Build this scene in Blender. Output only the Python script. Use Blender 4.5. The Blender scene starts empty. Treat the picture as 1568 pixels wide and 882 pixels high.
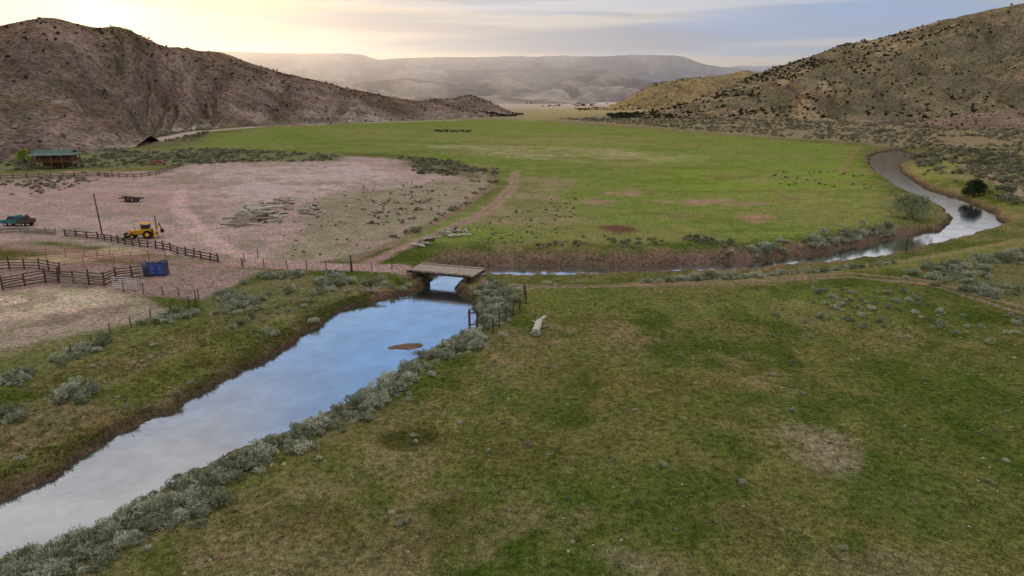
import bpy, math, random
import numpy as np
from mathutils import Vector, Matrix
random.seed(7); rng=np.random.default_rng(7)
H=22.0; F=1045.3; P=math.radians(15.56)
sp,cp=math.sin(P),math.cos(P)
sc=bpy.context.scene
def ray(u,v):
    dx=(u-784)/F; dy=(441-v)/F
    return dx, cp+dy*sp, -sp+dy*cp
def g(u,v,z=0.0):
    a,b,c=ray(u,v); t=(z-H)/c
    return (a*t,b*t)
def gl(l,z=0.0): return [g(u,v,z) for u,v in l]
def at(u,v,Y):
    a,b,c=ray(u,v); t=Y/b
    return (a*t,Y,H+c*t)
def lin(c):
    c=np.array(c,float)/255.0
    return np.where(c<=0.04045,c/12.92,((c+0.055)/1.055)**2.4)
KALB=1.42
WB=np.array([1.03,0.98,0.88])
def alb(c,k=None): return np.clip(lin(c)*(k or KALB)*WB,0,0.85)
# ---------- noise
def _h(ix,iy,s):
    n=(ix*374761393+iy*668265263+s*144269504)&0xffffffff
    n=((n^(n>>13))*1274126177)&0xffffffff
    return (n^(n>>16))/4294967296.0
def vn(x,y,s=0):
    ix=np.floor(x).astype(np.int64); iy=np.floor(y).astype(np.int64)
    fx=x-ix; fy=y-iy; fx=fx*fx*(3-2*fx); fy=fy*fy*(3-2*fy)
    a=_h(ix,iy,s);b=_h(ix+1,iy,s);c=_h(ix,iy+1,s);d=_h(ix+1,iy+1,s)
    return (a*(1-fx)+b*fx)*(1-fy)+(c*(1-fx)+d*fx)*fy
def fbm(x,y,s=0,o=5,r=0.5):
    t=0;a=1;m=0
    for i in range(o):
        t=t+a*vn(x*2**i+17.3*i,y*2**i-9.1*i,s+i); m+=a; a*=r
    return t/m
def ss(a,b,x):
    t=np.clip((x-a)/(b-a),0,1); return t*t*(3-2*t)
def segdist(x,y,poly,closed=True):
    p=np.array(poly); n=len(p); d2=np.full(x.shape,1e18)
    for i in range(n if closed else n-1):
        ax,ay=p[i];bx,by=p[(i+1)%n]
        ex,ey=bx-ax,by-ay; L=ex*ex+ey*ey+1e-9
        t=np.clip(((x-ax)*ex+(y-ay)*ey)/L,0,1)
        d2=np.minimum(d2,(x-ax-t*ex)**2+(y-ay-t*ey)**2)
    return np.sqrt(d2)
def inside(x,y,poly):
    p=np.array(poly);n=len(p); r=np.zeros(x.shape,bool)
    for i in range(n):
        ax,ay=p[i];bx,by=p[(i+1)%n]
        if ay==by: continue
        c=((ay>y)!=(by>y))&(x<(bx-ax)*(y-ay)/(by-ay)+ax)
        r^=c
    return r
def sdf(x,y,poly):
    d=segdist(x,y,poly); return np.where(inside(x,y,poly),-d,d)
# ---------- river
WZ=-1.5
Lp=[(-300,850),(-100,792),(0,757),(60,735),(120,700),(200,660),(260,638),(310,605),(350,580),(400,548),(440,527),(490,497),(520,475),(570,462),(615,450),(640,444),(655,432),(668,415),(700,407),(760,407),(860,406),(920,408),(1000,406),(1130,400),(1200,394),(1260,387),(1310,377),(1380,362),(1450,350),(1457,335),(1440,318),(1400,300),(1370,285),(1345,268),(1330,252),(1330,240),(1345,234),(1375,229)]
Rp=[(-300,1010),(-100,905),(0,864),(90,828),(240,757),(345,702),(480,655),(565,605),(625,570),(680,530),(722,500),(732,480),(722,462),(705,450),(700,440),(712,430),(745,426),(800,427),(860,427),(910,426),(1000,424),(1130,418),(1200,412),(1300,402),(1350,396),(1480,363),(1540,346),(1520,325),(1470,305),(1420,290),(1385,268),(1375,255),(1390,245),(1405,238)]
RIV=gl(Lp,WZ)+gl(Rp,WZ)[::-1]
LEFTREG=gl([(-500,700),(-300,640),(0,560),(200,500),(330,445),(500,428),(630,425),(665,436),(600,470),(540,500),(300,640),(0,790),(-300,900)])
NORTHREG=gl([(590,385),(1150,360),(1300,350),(1400,340),(1420,372),(1200,402),(1000,412),(760,413),(690,410),(640,395)])
SOUTHREG=gl([(740,424),(860,422),(1000,420),(1200,408),(1350,394),(1480,362),(1600,345),(1620,370),(1400,412),(1200,430),(1000,440),(800,440)])
bx0,by0=g(622,531,WZ)
def river_d(x,y):
    d=sdf(x,y,RIV)
    nr=ss(75,60,y)
    return d+(fbm(x*0.5,y*0.5,5,4)-0.5)*1.7+(fbm(x*0.13,y*0.13,6,3)-0.5)*(0.6+2.8*nr)
def height(x,y,d=None):
    x=np.asarray(x,float);y=np.asarray(y,float)
    if d is None: d=river_d(x,y)
    left=ss(3,-3,sdf(x,y,LEFTREG)); north=ss(2,-2,sdf(x,y,NORTHREG)); south=ss(3,-1,sdf(x,y,SOUTHREG))
    w=4.2+left*9-north*2.0+south*5
    z=WZ+0.45*(1-.6*south)*ss(-0.3,0.7,d)-0.6*ss(0.3,-3,d)+(-WZ-0.45*(1-.6*south))*np.clip(d/w,0,1)**(0.8+.4*south)
    u=0.28*(fbm(x*0.08,y*0.08,11,4)-0.5)+0.12*(fbm(x*0.6,y*0.6,12,4)-0.5)
    u=u*ss(0,4,d)
    hum=ss(0,1,d)*ss(11,3,d)*0.6*(1-.7*south)*(fbm(x*0.6,y*0.6,13,4)-0.4)
    z=z+u+hum+north*0.25*ss(1,3,d)
    e=np.sqrt(((x-bx0+(y-by0)*-.4)/3.0)**2+((y-by0)/1.7)**2)+(fbm(x,y,14,3)-0.5)*.5
    return np.maximum(z,WZ+0.16-0.55*e**2)
# ---------- mesh util
def mesh_np(name,V,Fq,mats=(),smooth=True):
    me=bpy.data.meshes.new(name)
    V=np.asarray(V,np.float32);Fq=np.asarray(Fq,np.int32);k=Fq.shape[1]
    me.vertices.add(len(V));me.vertices.foreach_set('co',V.ravel())
    me.loops.add(Fq.size);me.loops.foreach_set('vertex_index',Fq.ravel())
    me.polygons.add(len(Fq));me.polygons.foreach_set('loop_start',np.arange(0,Fq.size,k,dtype=np.int32))
    me.polygons.foreach_set('loop_total',np.full(len(Fq),k,np.int32))
    me.polygons.foreach_set('use_smooth',np.full(len(Fq),smooth,bool))
    me.update(calc_edges=True)
    for m in mats: me.materials.append(m)
    ob=bpy.data.objects.new(name,me); return ob
def link(ob): sc.collection.objects.link(ob); return ob
def gridfaces(nr,nc):
    i=np.arange(nr-1)[:,None]*nc+np.arange(nc-1)[None,:]
    i=i.ravel(); return np.stack([i,i+1,i+nc+1,i+nc],1)
def setcol(ob,C):
    a=ob.data.color_attributes.new('Col','FLOAT_COLOR','POINT')
    D=np.ones((len(C),4),np.float32);D[:,:3]=C;a.data.foreach_set('color',D.ravel())
# ---------- materials
def newmat(name):
    m=bpy.data.materials.new(name);m.use_nodes=True;nt=m.node_tree
    b=nt.nodes['Principled BSDF'];b.inputs['Roughness'].default_value=0.9
    b.inputs['Specular IOR Level'].default_value=0.15
    return m,nt,b
def N(nt,t,**k):
    n=nt.nodes.new(t)
    for a,v in k.items():
        if a in n.inputs: n.inputs[a].default_value=v
        else: setattr(n,a,v)
    return n
def noise(nt,co,scale,detail=5,rough=0.6):
    n=nt.nodes.new('ShaderNodeTexNoise');n.inputs['Scale'].default_value=scale
    n.inputs['Detail'].default_value=detail;n.inputs['Roughness'].default_value=rough
    nt.links.new(co,n.inputs['Vector']);return n.outputs['Fac']
def mr(nt,x,a,b,c,d):
    n=nt.nodes.new('ShaderNodeMapRange');n.inputs[1].default_value=a;n.inputs[2].default_value=b
    n.inputs[3].default_value=c;n.inputs[4].default_value=d;nt.links.new(x,n.inputs[0]);return n.outputs[0]
def mixc(nt,f,a,b,mode='MIX'):
    n=nt.nodes.new('ShaderNodeMix');n.data_type='RGBA';n.blend_type=mode
    for s,i in ((f,0),(a,6),(b,7)):
        if isinstance(s,(int,float)): n.inputs[i].default_value=s
        elif isinstance(s,(tuple,list,np.ndarray)): n.inputs[i].default_value=(*[float(q) for q in s[:3]],1)
        else: nt.links.new(s,n.inputs[i])
    return n.outputs[2]
def vmul(nt,c,f):
    n=nt.nodes.new('ShaderNodeVectorMath');n.operation='SCALE'
    nt.links.new(c,n.inputs[0]);nt.links.new(f,n.inputs['Scale']);return n.outputs[0]
def simple(name,col,rough=0.85,var=0.35,scale=6,metal=0.0,k=None,spec=0.2):
    m,nt,b=newmat(name)
    g_=nt.nodes.new('ShaderNodeNewGeometry')
    n=noise(nt,g_.outputs['Position'],scale,4,0.65)
    f=mr(nt,n,0.3,0.7,1-var,1+var)
    rgb=nt.nodes.new('ShaderNodeRGB');rgb.outputs[0].default_value=(*alb(col,k),1)
    nt.links.new(vmul(nt,rgb.outputs[0],f),b.inputs['Base Color'])
    b.inputs['Roughness'].default_value=rough;b.inputs['Metallic'].default_value=metal
    b.inputs['Specular IOR Level'].default_value=spec
    return m
def ground_mat():
    m,nt,b=newmat('ground_mat')
    ge=nt.nodes.new('ShaderNodeNewGeometry');pos=ge.outputs['Position']
    at_=N(nt,'ShaderNodeAttribute',attribute_name='Col')
    n1=noise(nt,pos,0.28,3,0.6);n2=noise(nt,pos,2.2,5,0.8);n3=noise(nt,pos,12,2,0.7)
    c=mixc(nt,mr(nt,n1,0.38,0.64,0,1),at_.outputs['Color'],mixc(nt,1.0,at_.outputs['Color'],(1.38,1.15,1.4),'MULTIPLY'))
    c=vmul(nt,c,mr(nt,n2,0.33,0.67,0.34,1.7))
    c=vmul(nt,c,mr(nt,n3,0.3,0.7,0.42,1.65))
    vo=nt.nodes.new('ShaderNodeTexVoronoi');vo.inputs['Scale'].default_value=1.1;nt.links.new(pos,vo.inputs['Vector'])
    sx=nt.nodes.new('ShaderNodeSeparateColor');nt.links.new(vo.outputs['Color'],sx.inputs[0])
    sm=nt.nodes.new('ShaderNodeMath');sm.operation='MULTIPLY'
    nt.links.new(mr(nt,vo.outputs['Distance'],0.045,0.08,1,0),sm.inputs[0]);nt.links.new(mr(nt,sx.outputs[0],0.65,0.85,0,0.85),sm.inputs[1])
    c=mixc(nt,sm.outputs[0],c,(0.36,0.35,0.29))
    nt.links.new(c,b.inputs['Base Color'])
    bu=N(nt,'ShaderNodeBump');bu.inputs['Strength'].default_value=0.65;bu.inputs['Distance'].default_value=0.15
    nt.links.new(n2,bu.inputs['Height']);nt.links.new(bu.outputs[0],b.inputs['Normal'])
    b.inputs['Specular IOR Level'].default_value=0.0;b.inputs['Roughness'].default_value=1
    return m
def hill_mat(name,dot=0.16,dotamt=0.75,sc1=0.03,bump=1.5,con=1.0,dotc=(58,56,42)):
    m,nt,b=newmat(name)
    ge=nt.nodes.new('ShaderNodeNewGeometry');pos=ge.outputs['Position']
    at_=N(nt,'ShaderNodeAttribute',attribute_name='Col')
    n1=noise(nt,pos,sc1,4,0.65);n2=noise(nt,pos,sc1*10,5,0.75)
    c=vmul(nt,at_.outputs['Color'],mr(nt,n1,0.3,0.7,1-.35*con,1+.35*con))
    c=vmul(nt,c,mr(nt,n2,0.33,0.67,1-.6*con,1+.6*con))
    for s_,t_ in ((dot,0.32),(dot*2.3,0.36)):
        vo=nt.nodes.new('ShaderNodeTexVoronoi');vo.inputs['Scale'].default_value=s_;nt.links.new(pos,vo.inputs['Vector'])
        sx=nt.nodes.new('ShaderNodeSeparateColor');nt.links.new(vo.outputs['Color'],sx.inputs[0])
        sm=nt.nodes.new('ShaderNodeMath');sm.operation='MULTIPLY'
        nt.links.new(mr(nt,vo.outputs['Distance'],t_*0.6,t_,1,0),sm.inputs[0]);nt.links.new(mr(nt,sx.outputs[0],0.25,0.5,0,dotamt),sm.inputs[1])
        c=mixc(nt,sm.outputs[0],c,alb(dotc))
    nt.links.new(c,b.inputs['Base Color'])
    bu=N(nt,'ShaderNodeBump');bu.inputs['Strength'].default_value=1.0*con;bu.inputs['Distance'].default_value=bump
    nt.links.new(n2,bu.inputs['Height']);nt.links.new(bu.outputs[0],b.inputs['Normal'])
    b.inputs['Specular IOR Level'].default_value=0.0
    return m
def leaf_mat(name,c1,c2,k=None):
    m,nt,b=newmat(name)
    oi=nt.nodes.new('ShaderNodeObjectInfo')
    ge=nt.nodes.new('ShaderNodeNewGeometry')
    c=mixc(nt,oi.outputs['Random'],alb(c1,k),alb(c2,k))
    n=noise(nt,ge.outputs['Position'],3.0,2,0.6)
    c=vmul(nt,c,mr(nt,n,0.3,0.7,0.6,1.4))
    nt.links.new(c,b.inputs['Base Color']);b.inputs['Roughness'].default_value=0.9;b.inputs['Specular IOR Level'].default_value=0.0
    return m
# ---------- camera
cam=bpy.data.cameras.new('camera');cam.lens=24;cam.sensor_width=36;cam.clip_end=40000;cam.clip_start=0.5
co=bpy.data.objects.new('camera',cam);co.location=(0,0,H);co.rotation_euler=(math.pi/2-P,0,0);link(co);sc.camera=co
# ---------- sun + world
SA=math.radians(-29.5);SE=math.radians(5.8)
sd=Vector((math.sin(SA)*math.cos(SE),math.cos(SA)*math.cos(SE),math.sin(SE)))
sl=bpy.data.lights.new('sun','SUN');sl.energy=3.2;sl.angle=math.radians(2.5);sl.color=(1,0.72,0.42)
so=bpy.data.objects.new('sun',sl);so.rotation_euler=sd.to_track_quat('Z','Y').to_euler();link(so)
w=bpy.data.worlds.new('World');sc.world=w;w.use_nodes=True;nt=w.node_tree;nt.nodes.clear()
out=nt.nodes.new('ShaderNodeOutputWorld')
sky=nt.nodes.new('ShaderNodeTexSky');sky.sky_type='NISHITA';sky.sun_disc=False
sky.sun_elevation=SE;sky.sun_rotation=SA;sky.altitude=1800;sky.air_density=1.0;sky.dust_density=1.5
b1=nt.nodes.new('ShaderNodeBackground');b1.inputs[1].default_value=0.12;nt.links.new(sky.outputs[0],b1.inputs[0])
tc=nt.nodes.new('ShaderNodeTexCoord');sx=nt.nodes.new('ShaderNodeSeparateXYZ');nt.links.new(tc.outputs['Generated'],sx.inputs[0])
def M(op,a,b=None,c=None):
    n=nt.nodes.new('ShaderNodeMath');n.operation=op
    for i,v in enumerate((a,b,c)):
        if v is None: continue
        if isinstance(v,(int,float)): n.inputs[i].default_value=v
        else: nt.links.new(v,n.inputs[i])
    return n.outputs[0]
zc=M('MAXIMUM',sx.outputs[2],0.0);zz=M('ADD',zc,0.05)
cx=nt.nodes.new('ShaderNodeCombineXYZ');nt.links.new(M('DIVIDE',sx.outputs[0],zz),cx.inputs[0]);nt.links.new(M('DIVIDE',sx.outputs[1],zz),cx.inputs[1])
def wn(scale,detail,rough,off,dist=0.0,sx_=0.55,rot=-0.12):
    mp=nt.nodes.new('ShaderNodeMapping');mp.inputs['Location'].default_value=off;mp.inputs['Scale'].default_value=(sx_,1.0,1);mp.inputs['Rotation'].default_value=(0,0,rot);nt.links.new(cx.outputs[0],mp.inputs[0])
    n=nt.nodes.new('ShaderNodeTexNoise');n.inputs['Scale'].default_value=scale;n.inputs['Detail'].default_value=detail;n.inputs['Roughness'].default_value=rough;n.inputs['Distortion'].default_value=dist
    nt.links.new(mp.outputs[0],n.inputs['Vector']);return n.outputs['Fac']
na=wn(0.42,5,0.55,(3.1,0.4,0),0.3);nb=wn(0.75,5,0.6,(9,5,2),0.6,0.45,-0.25)
azm=M('ARCTAN2',sx.outputs[0],sx.outputs[1]);ele=M('ARCSINE',sx.outputs[2])
def blob(a0,e0,wa,we,tilt=0.0,nz=0.9):
    da=M('SUBTRACT',azm,math.radians(a0));de=M('SUBTRACT',ele,math.radians(e0));de=M('SUBTRACT',de,M('MULTIPLY',da,tilt))
    q=M('ADD',M('POWER',M('ABSOLUTE',M('DIVIDE',da,math.radians(wa))),2.0),M('POWER',M('ABSOLUTE',M('DIVIDE',de,math.radians(we))),2.0))
    q=M('ADD',q,mr(nt,nb,0.3,0.7,nz,-nz))
    return mr(nt,q,0.2,1.4,1.0,0.0)
dp=nt.nodes.new('ShaderNodeVectorMath');dp.operation='DOT_PRODUCT';nt.links.new(tc.outputs['Generated'],dp.inputs[0]);dp.inputs[1].default_value=sd
dot=M('MAXIMUM',dp.outputs['Value'],0.0)
g1=M('POWER',dot,6.0);g2=M('POWER',dot,60.0);g3=M('POWER',dot,420.0)
cloudc=mixc(nt,mr(nt,nb,0.42,0.58,0,1),(0.35,0.36,0.44),(0.70,0.65,0.63))
cloudc=mixc(nt,M('MULTIPLY',g1,0.3),cloudc,(0.84,0.66,0.44))
skyb=mixc(nt,mr(nt,zc,0.0,0.22,0,1),(0.44,0.53,0.72),(0.19,0.37,0.68))
skyb=mixc(nt,mr(nt,zc,0.0,0.05,0.9,0),skyb,(0.84,0.69,0.50))
cfac=mr(nt,na,0.43,0.56,0.0,0.90)
allc=mixc(nt,cfac,skyb,cloudc)
allc=mixc(nt,M('MULTIPLY',blob(9,4.4,16,0.9,0.02),0.9),allc,(0.30,0.34,0.47))
allc=mixc(nt,M('MULTIPLY',blob(-10,5.4,10,0.45,-0.03),0.85),allc,(0.40,0.38,0.43))
allc=mixc(nt,M('MULTIPLY',blob(-14,6.6,10,0.4,-0.02),0.8),allc,(0.82,0.66,0.48))
allc=mixc(nt,M('MULTIPLY',blob(22,5.2,9,1.5,0.0),0.8),allc,(0.30,0.45,0.78))
allc=mixc(nt,M('MULTIPLY',blob(10,6.8,24,0.4,0.0),0.6),allc,(0.76,0.75,0.78))
allc=mixc(nt,M('MULTIPLY',blob(24,3.9,7,0.3,0.0),0.6),allc,(0.72,0.68,0.66))
allc=mixc(nt,M('MULTIPLY',blob(4,2.6,22,0.6,0.0),0.8),allc,(0.84,0.71,0.56))
def addg(c,f,col):
    v=nt.nodes.new('ShaderNodeVectorMath');v.operation='SCALE';v.inputs[0].default_value=col;nt.links.new(f,v.inputs['Scale'])
    a=nt.nodes.new('ShaderNodeVectorMath');a.operation='ADD';nt.links.new(c,a.inputs[0]);nt.links.new(v.outputs[0],a.inputs[1]);return a.outputs[0]
allc=mixc(nt,M('MULTIPLY',g2,0.75),allc,(0.98,0.74,0.36));allc=addg(allc,g3,(0.9,0.66,0.36))
allc=mixc(nt,M('MULTIPLY',blob(-33,7.0,9,0.45,0.02),0.6),allc,(0.44,0.40,0.42))
allc=mixc(nt,M('MULTIPLY',blob(-24,6.3,6,0.25,-0.05),0.5),allc,(0.62,0.50,0.40))
allc=mixc(nt,mr(nt,zc,0.55,0.8,0,0.9),allc,(1.0,0.99,0.98))  # bright zenith added out of view to raise the light on the ground
b2=nt.nodes.new('ShaderNodeBackground');b2.inputs[1].default_value=1.0;nt.links.new(allc,b2.inputs[0])
mx=nt.nodes.new('ShaderNodeMixShader');mx.inputs[0].default_value=0.92
nt.links.new(b1.outputs[0],mx.inputs[1]);nt.links.new(b2.outputs[0],mx.inputs[2]);nt.links.new(mx.outputs[0],out.inputs[0])
sc.view_settings.view_transform='Standard';sc.view_settings.look='None';sc.view_settings.exposure=0
# haze: homogeneous scattering air over the far valley
hzm=bpy.data.materials.new('valley_haze_mat');hzm.use_nodes=True;hn=hzm.node_tree;hn.nodes.clear()
ho_=hn.nodes.new('ShaderNodeOutputMaterial');vs_=hn.nodes.new('ShaderNodeVolumeScatter');vs_.inputs['Color'].default_value=(0.92,0.93,1,1);vs_.inputs['Density'].default_value=1.05e-4;vs_.inputs['Anisotropy'].default_value=0.62
hn.links.new(vs_.outputs[0],ho_.inputs['Volume'])
x0,x1,y0,y1,z0,z1=-7000,7000,1350,14000,-3,620
mesh=mesh_np('valley_haze_air',[(x0,y0,z0),(x1,y0,z0),(x1,y1,z0),(x0,y1,z0),(x0,y0,z1),(x1,y0,z1),(x1,y1,z1),(x0,y1,z1)],[[0,3,2,1],[4,5,6,7],[0,1,5,4],[1,2,6,5],[2,3,7,6],[3,0,4,7]],[hzm],False);link(mesh)
# ---------- ground
az=np.radians(np.concatenate([np.linspace(-100,-44,25)[:-1],np.linspace(-44,44,950),np.linspace(44,100,25)[1:]]))
r=np.concatenate([np.linspace(3,24,25)[:-1],1/np.linspace(1/24,1/200,470)[:-1],np.geomspace(200,16000,270)])
A,R=np.meshgrid(az,r);X=(np.sin(A)*R).ravel();Y=(np.cos(A)*R).ravel()
D=river_d(X,Y);Z=height(X,Y,D)
RR=np.hypot(X,Y)
n15=fbm(X*0.05,Y*0.05,21,5);n4=fbm(X*0.22,Y*0.22,22,5,0.6);n40=fbm(X*0.015,Y*0.015,23,4)
C=np.tile(alb((70,79,36)),(len(X),1))
def paint(m,c,k=None):
    global C
    m=np.clip(m,0,1)[:,None]; C=C*(1-m)+alb(c,k)*m
wr=(n4-0.5)*2; wr2=(n15-0.5)*2
paint(ss(0.42,0.62,n15)*0.75,(90,90,50));paint(ss(0.48,0.66,n4)*0.75,(54,70,24));paint(ss(0.56,0.70,fbm(X*.11,Y*.11,24,5,.65))*0.65,(104,96,68))
def zone(px,c,s=1.0,soft=1.5,warp=3.0,k=None,mod=None):
    pl=gl(px);d=sdf(X,Y,pl)
    sc_=np.clip(RR/100,0.5,6)
    m=ss(soft*1.0,-soft,(d/sc_+wr*warp*0.5+wr2*warp*0.5))*s
    if mod is not None: m=m*mod
    paint(m,c,k)
def stroke(px,c,wd,s=1.0,soft=0.5,mod=None,wob=0.3):
    d=segdist(X,Y,gl(px),False)+wr*wob
    m=ss(wd/2+soft,wd/2-soft,d)*s
    if mod is not None:m=m*mod
    paint(m,c)
def spot(u,v,ru,rv,c,s=0.8):
    x0,y0=g(u,v);ax=ru*math.hypot(y0,H)/F;y1=g(u,v+rv)[1];ay=y0-y1
    d=np.sqrt(((X-x0)/ax)**2+((Y-y0)/ay)**2)+wr*1.3
    paint(ss(1.4,0.3,d)*s,c)
# far floor
paint(ss(500,900,RR),(120,117,88));paint(ss(900,1700,RR),(146,138,120))  # straw floor, then a paler outer band with valley haze in its colour
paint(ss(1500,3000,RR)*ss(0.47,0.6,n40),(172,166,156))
# mid meadow
zone([(560,372),(800,372),(1180,372),(1380,335),(1330,280),(1330,225),(1150,210),(960,195),(800,184),(640,183),(420,192),(290,212),(250,232),(600,235),(740,258),(790,290)],(95,109,52),1,3,2)
zone([(600,220),(800,222),(1000,232),(1090,240),(960,252),(800,242)],(142,136,102),0.75,4,9,mod=0.3+0.7*ss(.4,.6,n4))
zone([(480,205),(800,200),(1100,220),(900,222),(600,216)],(112,114,68),0.55,4,6)
zone([(700,345),(900,345),(860,300),(880,275),(800,270),(780,290)],(120,112,86),0.75,3,3)
zone([(780,380),(1100,372),(1100,352),(900,340),(780,345)],(104,104,64),0.6,3,4)
zone([(1000,290),(1320,320),(1320,250),(1000,262)],(100,120,46),0.6,4,3)
for a in [(1085,309,70,5,(134,112,94)),(905,309,45,5,(126,106,86)),(945,351,26,6,(88,64,50),1),(1157,333,28,6,(134,108,90)),(1200,304,22,4,(100,78,60)),(965,296,28,4,(136,114,94)),(1010,265,20,3,(106,92,62)),(900,330,30,4,(106,98,68)),(1140,275,40,5,(120,118,80)),(1040,330,60,6,(104,102,64),.6),(1240,340,50,6,(104,104,62),.6),(850,215,60,2,(120,116,76),.6),(560,200,60,2,(116,112,74),.6)]: spot(*a)
paint(ss(0.48,0.64,fbm(X*0.03,Y*0.06,27,6,.6))*ss(120,160,RR)*ss(800,600,RR)*0.55,(110,106,68))
paint(ss(0.52,0.66,fbm(X*0.05,Y*0.12,37,6,.6))*ss(90,130,RR)*ss(600,400,RR)*0.5,(78,92,38))
# right sage flats
zone([(840,186),(1000,196),(1150,209),(1320,219),(1345,224),(1450,225),(2200,280),(2200,172),(1568,172),(1000,172),(840,176)],(112,104,80),0.95,3,2)
zone([(800,186),(930,176),(1020,172),(900,166),(800,168)],(136,130,84),0.5,3,2)
zone([(1390,262),(1400,235),(1480,228),(1900,240),(1900,300),(1600,320),(1500,280)],(110,106,74),0.8,2,3)
zone([(1400,262),(1420,240),(1480,245),(1450,262),(1470,290)],(112,120,58),0.6,1.5,3)
# south of river right
zone([(1150,425),(1350,395),(1568,362),(2000,330),(2000,420),(1568,400),(1400,412)],(98,102,58),0.7,2,3)
zone([(1400,430),(1568,395),(1900,380),(1900,520),(1568,470)],(100,98,66),0.6,2,4)
zone([(800,442),(1100,440),(1400,440),(1400,500),(1100,490),(830,480)],(84,94,44),0.6,3,5)
# dirt lot
LOT=[(-500,275),(0,268),(130,262),(240,262),(330,244),(520,238),(610,243),(740,262),(750,285),(700,318),(640,345),(590,378),(480,402),(390,405),(330,400),(100,370),(-500,390)]
zone(LOT,(142,127,116),1,1.2,2)
zone([(300,262),(520,245),(600,258),(640,300),(500,310),(330,305)],(156,145,136),0.7,3,4)
zone([(500,300),(735,268),(745,288),(640,345),(520,395),(400,400),(450,350)],(120,116,92),0.9,2,5)
paint(ss(3,-3,sdf(X,Y,gl(LOT)))*ss(.5,.62,fbm(X*.12,Y*.12,28,5,.65))*.55,(110,105,84))
zone([(0,278),(180,276),(280,300),(260,330),(0,320)],(138,120,108),0.8,2,3)
zone([(60,268),(160,260),(230,266),(140,276),(0,275)],(116,98,84),0.6,1,2)
zone([(-300,238),(0,236),(140,228),(330,226),(540,236),(520,246),(330,248),(240,256),(130,258),(0,262),(-300,268)],(94,98,66),1,1.2,2)
zone([(-300,262),(60,264),(180,270),(0,278),(-300,282)],(92,90,62),0.6,1,4)
zone([(0,225),(200,210),(330,196),(300,222),(100,232)],(90,88,62),0.9,2,2)
zone([(605,242),(700,248),(742,262),(735,275),(640,262)],(84,86,58),0.85,1,3)
# corrals and straw
zone([(-400,405),(0,402),(60,400),(330,408),(400,415),(310,460),(120,448),(-400,470)],(122,108,96),1,1,2)
zone([(-50,402),(0,396),(110,388),(170,378),(230,388),(120,400)],(150,138,108),0.85,0.8,2)
zone([(-400,445),(0,442),(100,440),(230,455),(260,475),(200,500),(100,520),(0,545),(-400,650)],(130,121,102),1,1.0,3)
zone([(-100,450),(110,447),(190,462),(60,490),(-100,500)],(164,153,128),0.8,2.5,5)
paint(ss(3,-2,sdf(X,Y,gl([(-300,440),(250,450),(280,480),(100,530),(-300,620)])))*ss(.48,.6,fbm(X*.3,Y*.3,29,5,.65))*.5,(96,88,68))
zone([(-400,560),(0,535),(150,505),(270,478),(300,490),(100,560),(0,600),(-400,690)],(90,94,56),0.75,1,2)
zone([(310,460),(420,425),(600,425),(560,455),(420,500),(330,500)],(94,94,62),0.8,1,2)
# left bank slopes
zone([(-300,720),(0,640),(200,570),(340,500),(480,470),(420,530),(250,640),(60,730),(-300,840)],(82,88,40),0.7,1,3)
zone([(-200,690),(0,640),(120,600),(200,590),(120,640),(0,690)],(104,93,72),0.75,2,5)
zone([(60,690),(130,640),(260,595),(330,590),(240,640),(120,700)],(126,98,48),0.8,2,5)
zone([(300,560),(400,505),(470,480),(500,485),(400,545),(320,600)],(94,78,56),0.75,2,5)
zone([(-100,640),(0,615),(140,580),(240,540),(300,520),(200,570),(60,640)],(106,100,74),0.55,2,6)
# tracks
stroke([(790,262),(785,285),(768,305),(735,330),(690,350),(640,368),(590,392),(560,404)],(132,112,100),2.6,.9,.8)
stroke([(757,258),(750,285),(715,315),(660,345),(600,372),(540,398)],(112,96,80),2.0,.8,.7)
stroke([(790,262),(785,285),(768,305),(735,330),(690,350),(640,368)],(104,100,66),.7,.6,.4)
for o in (-0.9,0.9):
    stroke([(735,424+o*3),(800,436+o*3),(900,437+o*3),(1100,430+o*3),(1300,421+o*3),(1420,432+o*3),(1568,475+o*5),(1800,540)],(120,102,90),0.8,0.9,0.3)
stroke([(735,424),(800,436),(900,437),(1100,430),(1300,421)],(98,94,64),1.6,0.5,0.6)
stroke([(1100,430),(1300,405),(1420,388),(1568,366),(1800,340)],(110,104,72),2.4,0.7)
stroke([(380,403),(480,408),(560,409),(640,413)],(138,120,108),4.5)
for o in(-1,1): stroke([(280,290),(270+o*6,310),(290+o*9,340),(340+o*8,380),(400,402)],(160,141,129),1.8,0.8,.8)
stroke([(0,300),(150,290),(280,295)],(156,138,126),6,0.5,3)
stroke([(0,335),(100,330),(200,345),(290,350)],(152,135,124),3,0.6,1.5)
stroke([(0,372),(60,380),(200,396),(330,404),(400,404)],(134,115,103),4,0.7,1.5)
stroke([(1568,300),(1530,278),(1490,262),(1480,250)],(146,128,112),3,0.8)
ROAD=[(-300,240),(0,234),(150,225),(240,215),(300,202),(420,192),(560,188),(700,184)]
stroke(ROAD,(152,142,130),11,0.9,3)
stroke([(1315,225),(1300,245),(1290,268)],(112,100,70),2,0.7)
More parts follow.
